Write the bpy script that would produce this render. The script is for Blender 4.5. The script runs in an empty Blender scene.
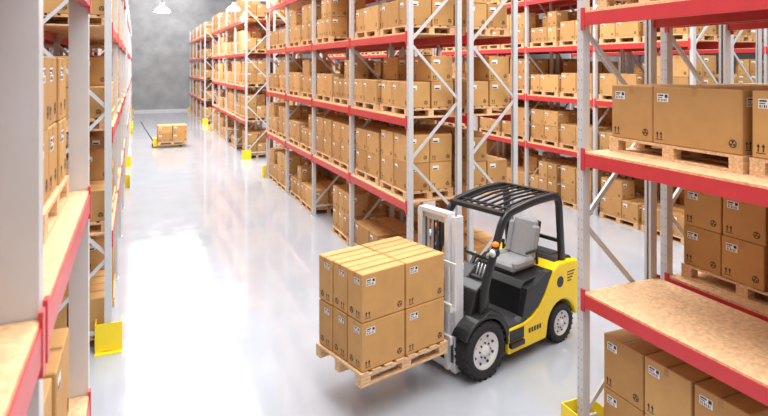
import bpy, math, random
from mathutils import Vector, Matrix
R = random.Random(7)
C = bpy.context.scene.collection

# ---------------------------------------------------------------- materials
def mat(name, col, rough=0.5, metal=0.0, var=0.0, scale=8.0, bump=0.0, bscale=60.0, emis=None, objrand=0.0, stretch=None, spec=0.5):
    m = bpy.data.materials.new(name); m.use_nodes = True
    nt = m.node_tree; N = nt.nodes; L = nt.links
    b = N['Principled BSDF']
    b.inputs['Base Color'].default_value = (*col, 1)
    b.inputs['Roughness'].default_value = rough
    b.inputs['Metallic'].default_value = metal
    b.inputs['Specular IOR Level'].default_value = spec
    if emis:
        b.inputs['Emission Color'].default_value = (*emis[0], 1)
        b.inputs['Emission Strength'].default_value = emis[1]
    tc = N.new('ShaderNodeTexCoord')
    mp = N.new('ShaderNodeMapping'); L.new(tc.outputs['Object'], mp.inputs['Vector'])
    if stretch: mp.inputs['Scale'].default_value = stretch
    if var > 0:
        n = N.new('ShaderNodeTexNoise'); n.inputs['Scale'].default_value = scale; n.inputs['Detail'].default_value = 6
        L.new(mp.outputs[0], n.inputs['Vector'])
        r = N.new('ShaderNodeMapRange'); r.inputs['From Min'].default_value = .3; r.inputs['From Max'].default_value = .7
        r.inputs['To Min'].default_value = 1 - var; r.inputs['To Max'].default_value = 1 + var
        L.new(n.outputs['Fac'], r.inputs['Value'])
        out = r.outputs[0]
        if objrand > 0:
            oi = N.new('ShaderNodeObjectInfo')
            r2 = N.new('ShaderNodeMapRange'); r2.inputs['To Min'].default_value = 1 - objrand; r2.inputs['To Max'].default_value = 1 + objrand
            L.new(oi.outputs['Random'], r2.inputs['Value'])
            mu = N.new('ShaderNodeMath'); mu.operation = 'MULTIPLY'
            L.new(out, mu.inputs[0]); L.new(r2.outputs[0], mu.inputs[1]); out = mu.outputs[0]
        v = N.new('ShaderNodeVectorMath'); v.operation = 'SCALE'; v.inputs[0].default_value = col
        L.new(out, v.inputs['Scale']); L.new(v.outputs[0], b.inputs['Base Color'])
    if bump > 0:
        n2 = N.new('ShaderNodeTexNoise'); n2.inputs['Scale'].default_value = bscale; n2.inputs['Detail'].default_value = 4
        L.new(mp.outputs[0], n2.inputs['Vector'])
        bp = N.new('ShaderNodeBump'); bp.inputs['Strength'].default_value = bump; bp.inputs['Distance'].default_value = .01
        L.new(n2.outputs['Fac'], bp.inputs['Height']); L.new(bp.outputs[0], b.inputs['Normal'])
    return m

M = {}
M['steel'] = mat('painted_grey_steel', (.62, .63, .65), .34, .1, .04, 4)
M['slot'] = mat('post_slots', (.33, .33, .34), .7)
M['red'] = mat('red_beam_paint', (.62, .045, .052), .35, 0, .05, 5)
M['deck'] = mat('chipboard', (.76, .48, .26), .7, 0, .22, 28, .2, 120)
M['yel'] = mat('yellow_guard_paint', (.92, .70, .02), .4, 0, .04, 5)
M['cbA'] = mat('cardboard_a', (.57, .315, .110), .72, 0, .06, 6, .05, 90, objrand=.10)
M['cbB'] = mat('cardboard_b', (.63, .360, .130), .72, 0, .06, 6, .05, 90, objrand=.10)
M['cbC'] = mat('cardboard_c', (.50, .265, .088), .72, 0, .06, 6, .05, 90, objrand=.10)
M['tape'] = mat('packing_tape', (.47, .25, .08), .35, 0, .04, 20)
M['seam'] = mat('box_seam', (.09, .04, .012), .8)
M['label'] = mat('paper_label', (.88, .88, .88), .6)
M['ink'] = mat('black_ink', (.02, .018, .015), .6)
M['wood'] = mat('pallet_wood', (.72, .47, .26), .75, 0, .26, 9, .15, 60, stretch=(1, 6, 6))
M['fy'] = mat('forklift_yellow', (.97, .68, .008), .22, 0, .02, 3)
M['fb'] = mat('forklift_black', (.016, .017, .018), .32, 0, .1, 6)
M['fg'] = mat('seat_grey_vinyl', (.38, .38, .39), .45, 0, .06, 20)
M['dg'] = mat('dark_grey_plastic', (.05, .05, .055), .45, 0, .05, 10)
M['rub'] = mat('tyre_rubber', (.014, .014, .015), .7, 0, .1, 20, .2, 100)
M['rim'] = mat('rim_paint', (.76, .76, .77), .32, .2)
M['silver'] = mat('mast_silver', (.76, .77, .79), .3, .3, .04, 6)
M['org'] = mat('orange_lens', (.9, .22, .01), .25, emis=((1, .25, .02), .3))
M['lens'] = mat('headlamp_glass', (.85, .87, .9), .15)
M['lampw'] = mat('lamp_shade_white', (.9, .91, .93), .35)
M['glow'] = mat('lamp_glow', (1, 1, 1), .5, emis=((1, .98, .95), 300))

# ---------------------------------------------------------------- mesh builder
class MB:
    def __init__(s, mats):
        s.v = []; s.f = []; s.m = []; s.sm = []; s.mats = mats
    def mi(s, k): 
        if k not in s.mats: s.mats.append(k)
        return s.mats.index(k)
    def add(s, vs, fs, k, smooth=False, T=None):
        o = len(s.v)
        for p in vs:
            p = Vector(p)
            if T is not None: p = T @ p
            s.v.append(tuple(p))
        i = s.mi(k)
        for f in fs:
            s.f.append(tuple(a + o for a in f)); s.m.append(i); s.sm.append(smooth)
    def box(s, c, d, k, T=None):
        hx, hy, hz = d[0]/2, d[1]/2, d[2]/2
        vs = [(c[0]+x*hx, c[1]+y*hy, c[2]+z*hz) for x in (-1, 1) for y in (-1, 1) for z in (-1, 1)]
        s.add(vs, [(0,1,3,2),(4,6,7,5),(0,4,5,1),(2,3,7,6),(0,2,6,4),(1,5,7,3)], k, False, T)
    def bx(s, a, b, k, T=None):
        s.box([(a[i]+b[i])/2 for i in range(3)], [abs(b[i]-a[i]) for i in range(3)], k, T)
    def cbox(s, c, d, k, ch=.01, T=None):
        h = [d[0]/2, d[1]/2, d[2]/2]; ch = min(ch, min(h)*.9)
        vs = []; idx = {}
        for sx in (-1, 1):
            for sy in (-1, 1):
                for sz in (-1, 1):
                    sg = (sx, sy, sz)
                    for a in range(3):
                        idx[(sg, a)] = len(vs)
                        vs.append(tuple(c[i] + sg[i]*(h[i] if i == a else h[i]-ch) for i in range(3)))
        fs = []
        def orient(f):
            n = (Vector(vs[f[1]])-Vector(vs[f[0]])).cross(Vector(vs[f[2]])-Vector(vs[f[0]]))
            cc = sum((Vector(vs[q]) for q in f), Vector())/len(f) - Vector(c)
            return f if n.dot(cc) > 0 else tuple(reversed(f))
        for a in range(3):
            b, e = [i for i in range(3) if i != a]
            for sg in (-1, 1):
                q = []
                for (p, r) in ((-1,-1),(1,-1),(1,1),(-1,1)):
                    t = [0]*3; t[a] = sg; t[b] = p; t[e] = r; q.append(idx[(tuple(t), a)])
                fs.append(orient(tuple(q)))
            for p in (-1, 1):
                for r in (-1, 1):
                    t1 = [0]*3; t1[a] = -1; t1[b] = p; t1[e] = r
                    t2 = list(t1); t2[a] = 1; t1 = tuple(t1); t2 = tuple(t2)
                    fs.append(orient((idx[(t1, b)], idx[(t2, b)], idx[(t2, e)], idx[(t1, e)])))
        for sx in (-1, 1):
            for sy in (-1, 1):
                for sz in (-1, 1):
                    t = (sx, sy, sz); fs.append(orient((idx[(t,0)], idx[(t,1)], idx[(t,2)])))
        s.add(vs, fs, k, False, T)
    def bar(s, p, q, w, h, k, up=(0,0,1)):
        p = Vector(p); q = Vector(q); d = (q-p); L = d.length; d.normalize()
        u = Vector(up)
        if abs(d.dot(u)) > .98: u = Vector((1,0,0))
        sd = d.cross(u).normalized(); u = sd.cross(d).normalized()
        T = Matrix((( d.x, sd.x, u.x, p.x),(d.y, sd.y, u.y, p.y),(d.z, sd.z, u.z, p.z),(0,0,0,1)))
        s.box((L/2, 0, 0), (L, w, h), k, T)
    def tube(s, pts, r, k, n=10, closed=False, smooth=True, sq=None):
        pts = [Vector(p) for p in pts]; m = len(pts); rings = []
        ref = None; vs = []
        for i, p in enumerate(pts):
            if closed: t = pts[(i+1) % m]-pts[i-1]
            elif i == 0: t = pts[1]-pts[0]
            elif i == m-1: t = pts[-1]-pts[-2]
            else: t = (pts[i+1]-p).normalized()+(p-pts[i-1]).normalized()
            t.normalize()
            if ref is None:
                ref = Vector((0,1,0)) if abs(t.y) < .9 else Vector((0,0,1))
            a = (ref - t*ref.dot(t)).normalized(); b = t.cross(a); ref = a
            for j in range(n):
                an = 2*math.pi*j/n
                ca, sa = math.cos(an), math.sin(an)
                if sq:
                    e = .45
                    ca = math.copysign(abs(ca)**e, ca)*sq[0]; sa = math.copysign(abs(sa)**e, sa)*sq[1]
                    vs.append(p + a*ca + b*sa)
                else: vs.append(p + (a*ca + b*sa)*r)
        fs = []
        for i in range(m if closed else m-1):
            for j in range(n):
                A = i*n+j; B = i*n+(j+1) % n; D = ((i+1) % m)*n+j; E = ((i+1) % m)*n+(j+1) % n
                fs.append((A, B, E, D))
        if not closed:
            fs.append(tuple(reversed(range(n)))); fs.append(tuple((m-1)*n+j for j in range(n)))
        s.add(vs, fs, k, smooth)
    def cyl(s, p, q, r, k, n=20, smooth=True):
        s.tube([p, q], r, k, n, smooth=smooth)
    def lathe(s, prof, c, axis, k, n=32, smooth=True):
        vs = []; fs = []
        for (a, r) in prof:
            for j in range(n):
                t = 2*math.pi*j/n
                if axis == 'y': vs.append((c[0]+r*math.cos(t), c[1]+a, c[2]+r*math.sin(t)))
                else: vs.append((c[0]+r*math.cos(t), c[1]+r*math.sin(t), c[2]+a))
        for i in range(len(prof)-1):
            for j in range(n):
                fs.append((i*n+j, i*n+(j+1)%n, (i+1)*n+(j+1)%n, (i+1)*n+j))
        s.add(vs, fs, k, smooth)
    def disc(s, c, r, k, axis='y', n=24, r0=0):
        vs = []
        for rr in ((r, r0) if r0 > 0 else (r,)):
            for j in range(n):
                t = 2*math.pi*j/n
                if axis == 'y': vs.append((c[0]+rr*math.cos(t), c[1], c[2]+rr*math.sin(t)))
                elif axis == 'x': vs.append((c[0], c[1]+rr*math.cos(t), c[2]+rr*math.sin(t)))
                else: vs.append((c[0]+rr*math.cos(t), c[1]+rr*math.sin(t), c[2]))
        if r0 > 0: fs = [(j, (j+1)%n, n+(j+1)%n, n+j) for j in range(n)]
        else: fs = [tuple(range(n))]
        s.add(vs, fs, k)
    def prism(s, prof, y0, y1, k):
        n = len(prof)
        vs = [(x, y0, z) for x, z in prof]+[(x, y1, z) for x, z in prof]
        fs = [tuple(range(n)), tuple(reversed(range(n, 2*n)))]
        for i in range(n): fs.append((i, n+i, n+(i+1)%n, (i+1)%n))
        s.add(vs, fs, k)
    def mesh(s, name, recalc=True):
        me = bpy.data.meshes.new(name); me.from_pydata(s.v, [], s.f)
        for k in s.mats: me.materials.append(M[k])
        me.polygons.foreach_set('material_index', s.m)
        me.polygons.foreach_set('use_smooth', s.sm)
        me.update()
        if recalc:
            import bmesh
            bm = bmesh.new(); bm.from_mesh(me); bmesh.ops.recalc_face_normals(bm, faces=bm.faces); bm.to_mesh(me); bm.free()
        return me
    def obj(s, name, parent=None, loc=(0,0,0), rot=0, bevel=0, recalc=True):
        o = bpy.data.objects.new(name, s.mesh(name, recalc)); C.objects.link(o)
        o.location = loc; o.rotation_euler = (0, 0, rot)
        if parent: o.parent = parent
        if bevel:
            b = o.modifiers.new('bevel', 'BEVEL'); b.width = bevel; b.segments = 3; b.limit_method = 'ANGLE'; b.angle_limit = math.radians(35)
        return o

def empty(name, loc=(0,0,0), rot=0):
    o = bpy.data.objects.new(name, None); C.objects.link(o); o.location = loc; o.rotation_euler = (0,0,rot); o.empty_display_size = .3
    return o

# ---------------------------------------------------------------- boxes & pallets
def pallet(mb, L, W, x0=0, y0=0, z0=0):
    n = 3
    for i in range(n):
        x = x0 - W/2 + .05 + i*(W-.1)/(n-1)
        mb.box((x, y0, z0+.01), (.10, L, .02), 'wood')
        for j in range(3):
            y = y0 - L/2 + .061 + j*(L-.122)/2
            mb.box((x, y, z0+.06), (.098, .12, .08), 'wood')
    for j in range(3):
        y = y0 - L/2 + .062 + j*(L-.124)/2
        mb.box((x0, y, z0+.109), (W, .12, .018), 'wood')
    k = max(5, int(W/.15))
    bw = W/k*.78
    for i in range(k):
        x = x0 - W/2 + bw/2 + i*(W-bw)/(k-1)
        mb.box((x, y0, z0+.129), (bw, L, .022), 'wood')

def face_graphics(mb, c, d, ax, sg, fine=True, flip=False, T=None):
    o = d[ax]/2+.0015
    oth = 1-ax
    w = d[oth]; h = d[2]
    dirn = (sg if ax == 0 else -sg)
    def P(u, v, e=0):
        p = [0,0,0]; p[ax] = c[ax]+sg*(o+e); p[oth] = c[oth]+dirn*(u-w/2); p[2] = c[2]-h/2+v
        return tuple(p)
    def rect(u0, v0, u1, v1, k, e=0):
        mb.add([P(u0,v0,e), P(u1,v0,e), P(u1,v1,e), P(u0,v1,e)], [(0,1,2,3)], k, False, T)
    lw = min(.12, w*.36); lh = lw*.62
    u0 = .05; v1 = h-.06
    if flip: u0 = w-.05-lw
    rect(u0, v1-lh, u0+lw, v1, 'label')
    if fine:
        rect(u0+.008, v1-lh*.30, u0+lw*.55, v1-lh*.12, 'ink', .0006)
        rect(u0+.008, v1-lh*.52, u0+lw*.45, v1-lh*.42, 'ink', .0006)
        for q in range(6):
            rect(u0+.010+q*lw*.14, v1-lh*.92, u0+.010+q*lw*.14+lw*(.05 if q%2 else .08), v1-lh*.62, 'ink', .0006)
        rect(u0+lw*.68, v1-lh*.5, u0+lw*.93, v1-lh*.1, 'ink', .0006)
    else:
        rect(u0+.008, v1-lh*.9, u0+lw*.8, v1-lh*.6, 'ink', .0006)
    cu = w-.08; cv = .085
    if flip: cu = .08
    r = .034; n = 14
    vs = [P(cu+rr*math.cos(2*math.pi*j/n), cv+rr*math.sin(2*math.pi*j/n)) for rr in (r, r*.78) for j in range(n)]
    mb.add(vs, [(j,(j+1)%n,n+(j+1)%n,n+j) for j in range(n)], 'ink', False, T)
    for q in range(3):
        a = math.pi/2+q*2*math.pi/3
        mb.add([P(cu, cv)]+[P(cu+r*.7*math.cos(a+t), cv+r*.7*math.sin(a+t)) for t in (-.5,0,.5)], [(0,1,2,3)], 'ink', False, T)
    au = .05 if not flip else w-.10
    for q in range(2):
        x = au+q*.04
        rect(x-.005, .05, x+.005, .09, 'ink')
        mb.add([P(x-.015,.087,.0003), P(x+.015,.087,.0003), P(x,.112,.0003)], [(0,1,2)], 'ink', False, T)
    rect(au-.018, .036, au+.058, .042, 'ink')
    if ax == 0: rect(w/2-.025, h-.07, w/2+.025, h-.006, 'tape', -.0005)

def carton(mb, c, d, k, fine=True, top=True, sides=(1,1,1,1)):
    mb.cbox(c, d, k, .007)
    zt = c[2]+d[2]/2+.0008
    if top:
        mb.add([(c[0]-d[0]/2+.004, c[1]-.025, zt), (c[0]+d[0]/2-.004, c[1]-.025, zt), (c[0]+d[0]/2-.004, c[1]+.025, zt), (c[0]-d[0]/2+.004, c[1]+.025, zt)], [(0,1,2,3)], 'tape')
        mb.add([(c[0]-d[0]/2+.004, c[1]-.003, zt+.0006), (c[0]+d[0]/2-.004, c[1]-.003, zt+.0006), (c[0]+d[0]/2-.004, c[1]+.003, zt+.0006), (c[0]-d[0]/2+.004, c[1]+.003, zt+.0006)], [(0,1,2,3)], 'seam')
    i = 0
    for ax in (0, 1):
        for sg in (-1, 1):
            if sides[i]: face_graphics(mb, c, d, ax, sg, fine)
            i += 1

def load_mesh(name, nx, ny, layers, L=1.2, W=.9, bh=.45, missing=0., rnd=None, widths=None, fine=False, jit=.008):
    rnd = rnd or R
    mb = MB([])
    pallet(mb, L, W)
    ws = widths or [L/ny]*ny
    dx = (W-.02)/nx
    heights = [[0]*len(ws) for _ in range(nx)]
    for i in range(nx):
        for j in range(len(ws)):
            for l in range(layers):
                if l > 0 and rnd.random() < missing: break
                heights[i][j] = l+1
    for i in range(nx):
        y = -L/2
        for j, w in enumerate(ws):
            for l in range(heights[i][j]):
                x = -W/2+.01+dx*(i+.5)+rnd.uniform(-jit, jit)
                yy = y+w/2+rnd.uniform(-jit, jit)
                k = rnd.choice(['cbA','cbA','cbB','cbC'])
                sides = (i == 0, i == nx-1, j == 0, j == len(ws)-1)
                if l == 1: sides = (1,1,1,1)
                carton(mb, (x, yy, .141+bh*(l+.5)), (dx-.022, w-.022, bh-.004), k, fine, sides=sides, top=(l == heights[i][j]-1))
            y += w
    return mb.mesh(name, recalc=False)

V = []
rv = random.Random(3)
V.append(load_mesh('load_a', 2, 2, 2, bh=.42, missing=.0, rnd=rv))
V.append(load_mesh('load_b', 2, 2, 2, L=1.15, bh=.47, missing=.0, rnd=rv))
V.append(load_mesh('load_c', 2, 3, 2, L=1.15, bh=.42, missing=.6, rnd=rv))
V.append(load_mesh('load_d', 2, 2, 1, bh=.52, rnd=rv))
V.append(load_mesh('load_e', 2, 2, 1, bh=.46, rnd=rv, widths=[.42, .78]))
V.append(load_mesh('load_f', 2, 3, 2, L=1.15, bh=.46, missing=.3, rnd=rv))
V.append(load_mesh('load_g', 2, 2, 2, bh=.44, missing=.6, rnd=rv, widths=[.7, .5]))
WTS = [3, 4, 3, 5, 5, 3, 5]
V_C0 = load_mesh('load_ground', 2, 3, 2, L=1.5, W=.9, bh=.52, rnd=rv, fine=True)
V_C2 = load_mesh('load_upper', 2, 2, 1, L=1.40, W=.8, bh=.52, rnd=rv, fine=True, widths=[.88, .52])
V_C3 = load_mesh('load_upper_b', 2, 2, 1, L=1.2, W=.8, bh=.52, rnd=rv, fine=True)
V_C1 = load_mesh('load_mid', 2, 3, 2, L=1.35, W=.85, bh=.42, rnd=rv, fine=True)
V_L = load_mesh('load_left', 2, 3, 2, L=1.1, W=.8, bh=.38, rnd=rv, fine=True)

# ---------------------------------------------------------------- racks
LV = [1.55, 2.95, 4.35, 5.75]
PH = 6.65
def rack(x0, x1, posts, detail=True, guards=(), pw=.085, pd=.085, pds={}):
    mb = MB(['steel', 'red', 'deck'])
    pd0 = pd
    for pi, y in enumerate(posts):
        pd = pds.get(pi, pd0)
        for x, s in ((x0, 1), (x1, -1)):
            mb.bx((x, y-pw/2, 0), (x+s*.012, y+pw/2, PH), 'steel')
            mb.bx((x+s*.012, y-pw/2, 0), (x+s*pd, y-pw/2+.012, PH), 'steel')
            mb.bx((x+s*.012, y+pw/2-.012, 0), (x+s*pd, y+pw/2, PH), 'steel')
            mb.bx((x+s*(pd-.01), y-pw/2+.012, 0), (x+s*pd, y-pw/2+.03, PH), 'steel')
            mb.bx((x+s*(pd-.01), y+pw/2-.03, 0), (x+s*pd, y+pw/2-.012, PH), 'steel')
            mb.bx((x-s*.02, y-.08, 0), (x+s*.12, y+.08, .012), 'steel')
            if detail:
                z = .15
                while z < 5.6:
                    for dy in (-.022, .022):
                        xx = x - s*.001
                        mb.add([(xx, y+dy-.005, z), (xx, y+dy+.005, z), (xx, y+dy+.003, z+.022), (xx, y+dy-.003, z+.022)], [(0,1,2,3)], 'slot')
                    z += .1
        z = .25; up = True; a = x0+pd*.6; b = x1-pd*.6
        mb.bar((a, y, .25), (b, y, .25), .03, .045, 'steel')
        while z < PH-1.0:
            z2 = z+.98
            if up: mb.bar((a, y, z+.04), (b, y, z2), .03, .045, 'steel')
            else: mb.bar((b, y, z+.04), (a, y, z2), .03, .045, 'steel')
            z = z2; up = not up
        mb.bar((a, y, PH-.15), (b, y, PH-.15), .03, .045, 'steel')
    for i in range(len(posts)-1):
        ya, yb = posts[i]+pw/2, posts[i+1]-pw/2
        for z in LV:
            for x, s in ((x0, 1), (x1, -1)):
                mb.bx((x-s*.012, ya, z-.145), (x+s*.045, yb, z-.0205), 'red')
                mb.bx((x-s*.016, ya-.02, z-.19), (x-s*.001, ya+.03, z+.03), 'red')
                mb.bx((x-s*.016, yb-.03, z-.19), (x-s*.001, yb+.02, z+.03), 'red')
            mb.bx((x0-.004, ya+.005, z-.02), (x1+.004, yb-.005, z), 'deck')
    for (gy, sd, xs) in guards:
        mb.bx((xs[0], gy+sd*.0, 0), (xs[1], gy+sd*.012, .38), 'yel')
        for xe in (xs[0]+.006, xs[1]-.006):
            s2 = -1 if sd > 0 else 1
            mb.bx((xe-.006, gy, 0), (xe+.006, gy+s2*.22, .38), 'yel')
        mb.bx((xs[0], gy+sd*.012, 0), (xs[1], gy+sd*.10, .012), 'yel')
    return mb.obj('pallet_rack', recalc=False)

def stock(rk, x0, x1, posts, skip=(), custom=(), seed=1, p_empty=.06):
    rn = random.Random(seed)
    cnt = 0
    def put(me, x, y, z, rot):
        nonlocal cnt
        o = bpy.data.objects.new('pallet_of_cardboard_boxes_%d' % cnt, me); C.objects.link(o); cnt += 1
        o.parent = rk; o.location = (x, y, z); o.rotation_euler = (0,0,rot)
    for i in range(len(posts)-1):
        bay = posts[i+1]-posts[i]
        for li, z in enumerate([0]+LV):
            if (i, li) in skip: continue
            for j in range(2):
                if rn.random() < p_empty: continue
                y = posts[i]+bay*.5+(j-.5)*1.33
                if bay < 2.55: y = posts[i]+bay/2+(j-.5)*1.16
                if bay < 2.3 : y = posts[i]+bay/2
                if bay < 2.3 and j: continue
                me = rn.choices(V, WTS)[0]
                if li == 4: me = rn.choice([V[3], V[4], V[0], V[2]])
                put(me, (x0+x1)/2+rn.uniform(-.03, .03), y+rn.uniform(-.02, .02), z+.001, rn.choice([0, math.pi])+rn.uniform(-.02, .02))
    for me, x, y, z, r in custom: put(me, x, y, z+.001, r)

YB = [8.6, 11.4, 14.2, 17.0, 19.8]
YD = [24.0, 26.8, 29.6, 32.4, 35.2]
YE = [39.4, 42.2, 45.0, 47.8, 50.6]
YC = [-1.02, 1.78, 4.58]
YA = [-2.6, -.1, 2.3, 4.5]
seed = 10
for r, (a, b) in enumerate(((4.1, 5.1), (5.25, 6.25))):
    if r == 0:
        k = rack(a, b, YC, True, guards=((4.70, 1, (3.97, 4.32)),))
        stock(k, a, b, YC, skip=((1,0),(1,1),(1,2)), custom=((V_C0, 4.66, 3.66, 0, 0), (V_C2, 4.77, 3.77, 2.95, 0), (V_C3, 4.77, 2.42, 2.95, 0)), seed=seed)
    else:
        k = rack(a, b, YC, True)
        stock(k, a, b, YC, skip=((1,1),(1,2)), custom=((V_C1, 5.80, 3.79, 1.55, 0), (V_C1, 5.80, 2.4, 1.55, 0), (V[3], 5.80, 3.7, 2.95, 0), (V[4], 5.80, 2.4, 2.95, 0)), seed=seed+1)
    g = lambda y0, y1: ((y0-.12, -1, (3.97, 4.32)), (y1+.12, 1, (3.97, 4.32))) if r == 0 else ()
    for q, Y in enumerate((YB, YD, YE)):
        k = rack(a, b, Y, q == 0, guards=g(Y[0], Y[-1]))
        stock(k, a, b, Y, seed=seed+5*q+r+2, p_empty=.06)
seed = 40
for r, (a, b) in enumerate(((-1.3, -.3), (-2.45, -1.45))):
    for q, Y in enumerate((YA, YB, YD, YE)):
        gs = ()
        if r == 0 and q > 0: gs = ((Y[0]-.06, -1, (-.50, -.17)), (Y[-1]+.12, 1, (-.50, -.17)))
        k = rack(a, b, Y, q == 1, guards=gs, pw=.1 if q == 0 else .085, pd=.12 if q == 0 else .085, pds={2: .24} if (q == 0 and r == 0) else {})
        if r == 1 and q > 1: continue
        if q == 0 and r == 0:
            stock(k, a, b, Y, skip=((1,2),(1,3),(2,2)), custom=((V_L, -.80, 3.72, 2.95, 0),), seed=seed, p_empty=.03)
        else:
            stock(k, a, b, Y, seed=seed+5*q+r, p_empty=.03)
seed = 80
for r, (a, b) in enumerate(((10.65, 11.65), (11.8, 12.8))):
    for q, Y in enumerate((YC, YB, YD)):
        k = rack(a, b, Y, False)
        stock(k, a, b, Y, seed=seed+5*q+r)
for q, Y in enumerate((YB, YD)):
    k = rack(17.2, 18.2, Y, False)
    stock(k, 17.2, 18.2, Y, seed=120+q)

# ---------------------------------------------------------------- room
def plane_obj(name, a, b, m):
    mb = MB([]); M[name] = m; mb.bx(a, b, name); return mb.obj(name, recalc=False)

def floor_mat():
    m = mat('epoxy_floor', (.42, .445, .49), .2, 0, .04, 1.2)
    nt = m.node_tree; N = nt.nodes; L = nt.links; b = N['Principled BSDF']
    tc = N.new('ShaderNodeTexCoord')
    n = N.new('ShaderNodeTexNoise'); n.inputs['Scale'].default_value = 2.2; n.inputs['Detail'].default_value = 8
    L.new(tc.outputs['Object'], n.inputs['Vector'])
    r = N.new('ShaderNodeMapRange'); r.inputs['From Min'].default_value = .3; r.inputs['From Max'].default_value = .7
    r.inputs['To Min'].default_value = .05; r.inputs['To Max'].default_value = .12
    L.new(n.outputs['Fac'], r.inputs['Value']); L.new(r.outputs[0], b.inputs['Roughness'])
    b.inputs['Specular IOR Level'].default_value = .7
    n2 = N.new('ShaderNodeTexNoise'); n2.inputs['Scale'].default_value = 25; n2.inputs['Detail'].default_value = 6
    L.new(tc.outputs['Object'], n2.inputs['Vector'])
    bp = N.new('ShaderNodeBump'); bp.inputs['Strength'].default_value = .05; bp.inputs['Distance'].default_value = .003
    L.new(n2.outputs['Fac'], bp.inputs['Height']); L.new(bp.outputs[0], b.inputs['Normal'])
    return m
plane_obj('floor', (-8, -8, -.2), (20, 52.4, 0), floor_mat())
cw = mat('concrete_wall', (.31, .32, .335), .75, 0, .18, .9, .15, 12)
plane_obj('wall_back', (-8, 52.2, 0), (20, 52.5, 12), cw)
plane_obj('wall_right', (19.7, -8, 0), (20, 52.2, 12), cw)
plane_obj('wall_left', (-8.3, -8, 0), (-8, 52.2, 12), cw)
plane_obj('baseboard_back', (-8, 52.14, 0), (19.7, 52.2, .15), M['steel'])

mb = MB([])
for y in (6, 14, 24.4, 31, 39.5, 48):
    mb.bx((-8, y-.08, 11.0), (19.7, y+.08, 11.03), 'lampw'); mb.bx((-8, y-.08, 11.4), (19.7, y+.08, 11.43), 'lampw'); mb.bx((-8, y-.01, 11.03), (19.7, y+.01, 11.4), 'lampw')
mb.obj('ceiling_joists', recalc=False)

def pendant(x, y, z, s=1.0):
    mb = MB([])
    prof = [(0, .40), (.015, .405), (.10, .37), (.2, .28), (.28, .16), (.33, .10), (.46, .09), (.47, .02)]
    mb.lathe([(p*s, q*s) for p, q in prof], (0,0,z), 'z', 'lampw', 28)
    mb.disc((0,0,z+.03), .37*s, 'glow', 'z')
    mb.cyl((0,0,z+.46*s), (0,0,11.0), .015, 'dg', 8)
    return mb.obj('pendant_lamp', loc=(x, y, 0))
pendant(1.20, 31, 6.5)
pendant(3.70, 24.4, 6.1, .7)

def area(name, loc, sx, sy, e, col=(1, .985, .97)):
    l = bpy.data.lights.new(name, 'AREA'); l.shape = 'RECTANGLE'; l.size = sx; l.size_y = sy; l.energy = e; l.color = col
    o = bpy.data.objects.new(name, l); C.objects.link(o); o.location = loc; return o
# added area lights, out of view, giving soft even light over the two aisles
area('overhead_fill', (2.2, 24, 10.8), 5, 54, 5700)
area('overhead_fill', (9.5, 20, 10.8), 4.5, 44, 3600)
w = bpy.data.worlds.new('World'); bpy.context.scene.world = w; w.use_nodes = True
w.node_tree.nodes['Background'].inputs[0].default_value = (.93, .96, 1, 1)
w.node_tree.nodes['Background'].inputs[1].default_value = .92

# ---------------------------------------------------------------- forklift
FA = math.radians(14.6)
FO = (3.76, 6.53, 0)
F = empty('forklift', FO, FA)
def arc(cx, cz, r, a0, a1, n):
    return [(cx+r*math.cos(math.radians(a0+(a1-a0)*i/n)), cz+r*math.sin(math.radians(a0+(a1-a0)*i/n))) for i in range(n+1)]
mb = MB([])
prof = [(.43,.15),(1.20,.15)] + arc(1.54,.265,.315,172,8,14) + [(1.94,.28),(2.02,.36),(2.05,.50),(2.06,.80),(2.04,.97),(1.97,1.05),(1.80,1.08),(1.62,1.09),(1.46,1.08),(1.36,1.02),(1.27,.90),(1.17,.74),(1.04,.60),(.88,.52),(.72,.49),(.43,.48)]
mb.prism(prof, -.56, .56, 'fy')
mb.obj('chassis_counterweight', F, bevel=.03)
mb = MB([])
mb.bx((-.30,-.33,.16), (.5,.33,.50), 'fb')
mb.bx((.35,-.50,.13), (1.2,.50,.3), 'fb')
mb.bx((1.15,-.36,.18), (1.95,.36,.6), 'fb')
mb.bx((1.93,-.28,.45), (2.07,.28,.80), 'fb')
mb.obj('frame', F, bevel=.015)
mb = MB([])
mb.prism([(.80,.46),(.78,.88),(.86,.96),(1.30,.99),(1.58,1.12),(1.86,1.11),(1.94,1.03),(1.45,.5)], -.46, .46, 'fb')
for q in range(6): mb.bx((1.64+q*.035, -.3, 1.11), (1.66+q*.035, .3, 1.13), 'dg')
mb.obj('engine_hood', F, bevel=.03)
mb = MB([])
mb.prism([(.36,.47),(.80,.47),(.80,.515),(.36,.515)], -.545, .545, 'dg')
mb.prism([(.44,.24),(.70,.24),(.70,.30),(.44,.30)], -.60, .60, 'fb')
for sx in (-1, 1):
    mb.bx((.44, sx*.563, .31), (.72, sx*.568, .45), 'fb')
    mb.prism([(.62,.50),(.88,.55),(1.04,.63),(1.16,.76),(1.27,.93),(1.34,1.03),(1.2,1.03),(1.0,.92),(.80,.9),(.70,.56)], sx*.46, sx*.555, 'fb')
mb.obj('floor_plate', F, bevel=.012)
mb = MB([])
mb.prism([(-.12,.48),(-.14,.70),(-.02,1.02),(.12,1.10),(.22,1.06),(.24,.90),(.20,.50)], -.42, .42, 'fb')
mb.prism([(.10,1.08),(.20,1.04),(.34,1.16),(.30,1.22)], -.13, .13, 'dg')
mb.bx((.19,-.28,1.06), (.24,.34,1.12), 'dg')
mb.obj('dashboard_cowl', F, bevel=.03)
mb = MB([])
for sx in (-1, 1):
    mb.prism(arc(0,.345,.415,150,-5,18)+arc(0,.345,.378,-5,150,18), sx*.33, sx*.575, 'fb')
    mb.prism([(-.10,.73),(.12,.80),(.30,.72),(.44,.52),(.44,.40),(.39,.40),(.3,.62),(.1,.74)], sx*.33, sx*.56, 'fb')
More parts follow.
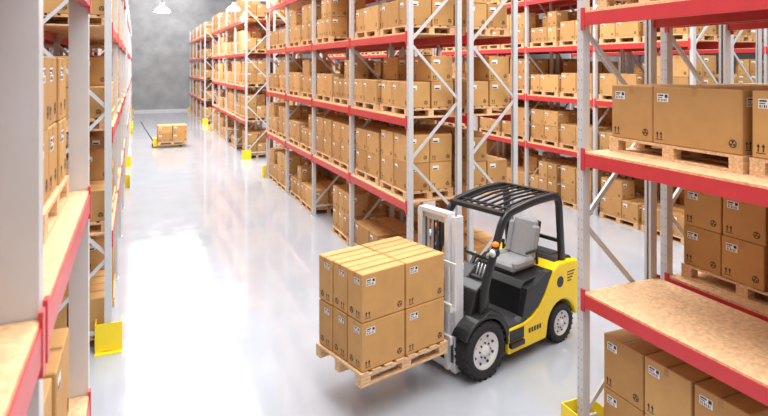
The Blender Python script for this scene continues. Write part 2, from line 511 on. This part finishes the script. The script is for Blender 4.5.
mb.obj('fenders', F, bevel=.012)
def wheel(name, x, y, r, w, sg):
    mb = MB([]); n = 40
    h = w/2
    prof = [(-h*.78, r*.64), (-h*.95, r*.68), (-h, r*.80), (-h*.92, r*.92), (-h*.7, r*.985), (-h*.4, r), (h*.4, r), (h*.7, r*.985), (h*.92, r*.92), (h, r*.80), (h*.95, r*.68), (h*.78, r*.64)]
    mb.lathe(prof, (0,0,0), 'y', 'rub', n)
    for j in range(24):
        for s2 in (-1, 1):
            a = 2*math.pi*(j+(.25*s2))/24
            T = Matrix.Rotation(-a, 4, 'Y') @ Matrix.Translation((r*.985, s2*h*.48, 0)) @ Matrix.Rotation(s2*.45, 4, 'X')
            mb.box((0,0,0), (r*.05, h*.85, r*.11), 'rub', T)
    for s2 in (-1, 1):
        mb.lathe([(s2*h*.80, r*.655), (s2*h*.90, r*.60), (s2*h*.60, r*.56), (s2*h*.42, r*.42), (s2*h*.52, r*.36), (s2*h*.60, r*.32), (s2*h*.60, r*.20), (s2*h*.95, r*.17), (s2*h*1.0, .001)], (0,0,0), 'y', 'rim', n)
        for j in range(8):
            a = 2*math.pi*j/8
            c = (r*.265*math.cos(a), s2*h*.6, r*.265*math.sin(a))
            mb.cyl(c, (c[0], s2*h*.75, c[2]), r*.035, 'dg', 6, smooth=False)
            a += math.pi/8
            c = (r*.48*math.cos(a), s2*h*.48, r*.48*math.sin(a))
            mb.cyl(c, (c[0], s2*(h*.52+.006), c[2]), r*.05, 'fb', 10, smooth=False)
    mb.obj(name, F, loc=(x, y, r))
for i, sx in enumerate((-1, 1)):
    wheel('front_wheel_%d' % (i+1), 0, sx*.475, .345, .23, sx)
    wheel('rear_wheel_%d' % (i+1), 1.54, sx*.475, .262, .18, sx)
mb = MB([])
def smoothpath(pts, rad=.1, n=5):
    pts = [Vector(p) for p in pts]; out = [pts[0]]
    for i in range(1, len(pts)-1):
        a = (pts[i-1]-pts[i]); b = (pts[i+1]-pts[i]); rr = min(rad, a.length*.45, b.length*.45)
        A = pts[i]+a.normalized()*rr; B = pts[i]+b.normalized()*rr
        for k in range(n+1):
            t = k/n; out.append(A*(1-t)**2+pts[i]*2*t*(1-t)+B*t*t)
    out.append(pts[-1]); return out
for sx in (-1, 1):
    y = sx*.47
    path = smoothpath([(.02,y,.55),(.06,y,1.0),(.44,y,1.90),(1.0,y,1.99),(1.58,y,2.01),(1.66,y,1.05)], .16)
    mb.tube(path, .03, 'fb', 16, sq=(.036, .05))
for (x, z, hw) in ((.45,1.91,.035), (1.55,2.01,.03)):
    mb.bar((x,-.47,z), (x,.47,z), .10 if x < .5 else .07, .055, 'fb')
mb.bar((.62,-.47,1.935), (.62,.47,1.935), .04, .03, 'fb')
for i in range(6):
    y = -.33+i*.132
    mb.bar((.47,y,1.92), (1.0,y,1.995), .022, .03, 'fb'); mb.bar((1.0,y,1.995), (1.53,y,2.01), .022, .03, 'fb')
mb.bar((.07,-.47,1.02), (.07,.47,1.02), .05, .06, 'fb')
mb.bar((1.64,-.47,1.35), (1.64,.47,1.35), .04, .05, 'fb')
mb.obj('overhead_guard', F, bevel=.005)
mb = MB([])
mb.cbox((1.12,0,1.045), (.48,.50,.12), 'fg', .035)
mb.cbox((1.12,.23,1.085), (.44,.09,.12), 'fg', .03); mb.cbox((1.12,-.23,1.085), (.44,.09,.12), 'fg', .03)
T = Matrix.Translation((1.36,0,1.08)) @ Matrix.Rotation(math.radians(14), 4, 'Y')
mb.cbox((0,0,.27), (.11,.40,.56), 'fg', .04, T); mb.cbox((-.03,.20,.24), (.15,.08,.46), 'fg', .03, T); mb.cbox((-.03,-.20,.24), (.15,.08,.46), 'fg', .03, T)
mb.cbox((.06,0,.27), (.04,.42,.54), 'fb', .015, T)
mb.cbox((1.12,0,.985), (.46,.46,.05), 'fb', .01)
for s2 in (-1,1):
    mb.cbox((1.22,s2*.30,1.24), (.26,.05,.04), 'fb', .015); mb.bar((1.33,s2*.30,1.05), (1.33,s2*.30,1.25), .03, .03, 'fb')
mb.obj('seat', F, bevel=.015)
mb = MB([])
Tn = Matrix.Translation((.42,.0,1.28)) @ Matrix.Rotation(math.radians(28), 4, 'Y')
mb.tube([Tn @ Vector((.17*math.cos(2*math.pi*j/24), .17*math.sin(2*math.pi*j/24), 0)) for j in range(24)], .014, 'fb', 8, closed=True)
for j in range(3):
    a = 2*math.pi*j/3
    mb.tube([Tn @ Vector((0,0,-.02)), Tn @ Vector((.17*math.cos(a), .17*math.sin(a), 0))], .010, 'fb', 6)
mb.tube([Tn @ Vector((0,0,.0)), (.2,0,1.0)], .03, 'fb', 10)
mb.cyl(Tn @ Vector((-.12,.1,0)), Tn @ Vector((-.12,.1,.06)), .018, 'fb', 10)
for j in range(4):
    mb.tube([(.24,-.16-.055*j,1.08), (.33,-.16-.055*j,1.26)], .007, 'silver', 6)
    mb.tube([(.33,-.16-.055*j,1.25), (.34,-.16-.055*j,1.29)], .016, 'fb', 8)
mb.obj('steering_wheel', F)
mb = MB([])
for s2 in (-1,1):
    mb.bar((.27,s2*.47,1.52), (.20,s2*.56,1.54), .02, .02, 'fb')
    mb.cyl((.20,s2*.56,1.50), (.13,s2*.56,1.50), .055, 'fb', 16); mb.cyl((.13,s2*.56,1.50), (.122,s2*.56,1.50), .048, 'lens', 16)
    mb.cbox((.18,s2*.56,1.60), (.07,.07,.055), 'org', .012)
    mb.cbox((2.06,s2*.42,.86), (.03,.14,.07), 'org', .01)
    mb.disc((1.50,s2*.5615,.84), .075, 'fb'); mb.disc((1.50,s2*.563,.84), .055, 'dg', r0=.04)
    for q in range(4): mb.bx((1.66+.0*q, s2*.56, .93-.04*q), (1.84-.03*q, s2*.563, .945-.04*q), 'fb')
    for q in range(5): mb.bx((.82+q*.055, s2*.561, .33), (.855+q*.055, s2*.564, .39), 'fb')
mb.obj('lights_and_decals', F)
mb = MB([])
def chan(y0, y1, x0, x1, z0, z1, s2, k='silver', t=.018):
    yi = y1-s2*t
    mb.bx((x0, yi, z0), (x1, y1, z1), k)
    mb.bx((x0, y0, z0), (x0+t, yi, z1), k); mb.bx((x1-t, y0, z0), (x1, yi, z1), k)
for s2 in (-1,1):
    chan(s2*.275, s2*.345, -.30, -.16, .07, 1.96, s2)
    chan(s2*.205, s2*.265, -.35, -.22, .10, 2.00, s2)
    mb.cyl((-.14, s2*.235, .12), (-.14, s2*.235, 1.2), .032, 'silver', 14)
    mb.cyl((-.14, s2*.235, 1.2), (-.14, s2*.235, 1.94), .018, 'silver', 12)
    mb.bx((-.375, s2*.09, .5), (-.365, s2*.115, 1.9), 'dg')
    mb.tube([(-.27,s2*.06,.5),(-.27,s2*.06,1.85),(-.22,s2*.06,1.92),(-.18,s2*.06,1.85),(-.18,s2*.06,.6)], .012, 'fb', 8)
mb.bx((-.302,-.347,1.86), (-.17,.347,1.93), 'silver')
mb.bx((-.352,-.267,1.95), (-.23,.267,2.003), 'silver')
mb.bx((-.20,-.347,1.30), (-.155,.347,1.38), 'silver')
mb.bx((-.20,-.347,.62), (-.155,.347,.72), 'silver')
mb.bx((-.302,-.347,.08), (-.18,.347,.18), 'silver')
for s2 in (-1,1): mb.tube([(-.14,s2*.31,.75), (.12,s2*.31,.62)], .03, 'dg', 10)
mb.obj('mast', F, bevel=.004)
mb = MB([])
FZ = .465
mb.bx((-.455,-.42,FZ+.02), (-.415,.42,FZ+.12), 'silver'); mb.bx((-.455,-.42,FZ+.40), (-.415,.42,FZ+.50), 'silver')
for s2 in (-1,1):
    mb.bx((-.415,s2*.17,FZ), (-.37,s2*.21,FZ+.5), 'silver')
    mb.bx((-.42,s2*.43,FZ+.42), (-.395,s2*.46,FZ+.98), 'silver')
    mb.prism([(-1.62,FZ),(-.46,FZ-.015),(-.458,FZ+.55),(-.492,FZ+.55),(-.495,FZ+.035),(-1.62,FZ+.012)], s2*.20, s2*.30, 'fb')
mb.bx((-.421,-.461,FZ+.95), (-.394,.461,FZ+.99), 'silver'); mb.bx((-.421,-.461,FZ+.42), (-.394,.461,FZ+.45), 'silver')
for q in range(7): mb.bx((-.415,-.345+q*.115-.008,FZ+.44), (-.40,-.345+q*.115+.008,FZ+.96), 'silver')
mb.obj('forks_and_carriage', F, bevel=.004)

def rotp(s, t, z): return (FO[0]+s*math.cos(FA)-t*math.sin(FA), FO[1]+s*math.sin(FA)+t*math.cos(FA), z)
mb = MB([])
Lx, Wy = 1.26, .90
rl = random.Random(5)
for j in range(3):
    y = -Wy/2+.05+j*(Wy-.1)/2
    mb.bx((-Lx/2, y-.05, 0), (Lx/2, y+.05, .02), 'wood')
    for i in range(3):
        x = -Lx/2+.067+i*(Lx-.134)/2
        mb.bx((x-.065, y-.049, .02), (x+.065, y+.049, .10), 'wood')
    mb.bx((-Lx/2, y-.05, .10), (Lx/2, y+.05, .118), 'wood')
for i in range(8):
    x = -Lx/2+.055+i*(Lx-.11)/7
    mb.bx((x-.055, -Wy/2, .118), (x+.055, Wy/2, .14), 'wood')
for i in range(2):
    for j in range(3):
        for l in range(2):
            dx, dy, dz = .588, .277, .513
            cc = (-.304+i*.608, -.292+j*.292, .142+.52*(l+.5))
            T = Matrix.Translation((cc[0]+rl.uniform(-.006,.006), cc[1]+rl.uniform(-.002,.002), cc[2])) @ Matrix.Rotation(rl.uniform(-.008,.008), 4, 'Z')
            mb.cbox((0,0,0), (dx, dy, dz), rl.choice(['cbA','cbC','cbA']), .009, T)
            zt = dz/2+.0006
            if l == 1:
                mb.bx((-dx/2+.008, -.025, zt-.001), (dx/2-.008, .025, zt), 'tape', T)
                mb.bx((-dx/2+.008, -.003, zt-.001), (dx/2-.008, .003, zt+.0008), 'seam', T)
            for ax in (0,1):
                for sg in (-1,1):
                    face_graphics(mb, (0,0,0), (dx,dy,dz), ax, sg, True, flip=(ax == 0), T=T)
mb.obj('pallet_of_cardboard_boxes', loc=rotp(-1.76+Lx/2, 0.03, .42), rot=FA, recalc=False)

PT = empty('hand_pallet_truck', (1.45, 29.3, 0))
mb = MB([])
for s2 in (-1,1):
    mb.bx((-.55,s2*.12,.06), (.62,s2*.28,.12), 'yel'); mb.cyl((.5,s2*.2-.05,.04), (.5,s2*.2+.05,.04), .04, 'rub', 12)
mb.bx((-.72,-.28,.05), (-.55,.28,.42), 'yel')
mb.cyl((-.68,-.1,.09), (-.68,.1,.09), .09, 'rub', 16)
mb.tube([(-.70,0,.25), (-1.15,0,1.02)], .022, 'dg', 10)
mb.tube([(-1.12,0,.98),(-1.16,-.14,1.06),(-1.24,-.14,1.2),(-1.24,.14,1.2),(-1.16,.14,1.06)], .018, 'dg', 8, closed=True)
mb.obj('pump_body', PT)
o = bpy.data.objects.new('loaded_boxes', load_mesh('load_truck', 2, 2, 2, L=1.3, W=1.0, bh=.37, rnd=rv)); C.objects.link(o); o.parent = PT; o.location = (.12, 0, .125); o.rotation_euler = (0,0,math.pi/2)

# ---------------------------------------------------------------- camera
cam = bpy.data.cameras.new('Camera'); co = bpy.data.objects.new('Camera', cam); C.objects.link(co)
cam.sensor_width = 36; cam.lens = 580/768*36; cam.shift_y = -142/768
co.location = (0, 0, 3.8); co.rotation_euler = (math.pi/2, 0, -math.atan(248/580))
cam.clip_start = .05; cam.clip_end = 200
cam.dof.use_dof = True; cam.dof.focus_distance = 7.3; cam.dof.aperture_fstop = 2.4
bpy.context.scene.camera = co
vs = bpy.context.scene.view_settings
vs.view_transform = 'Standard'; vs.look = 'None'; vs.exposure = 0.0; vs.gamma = 1.0
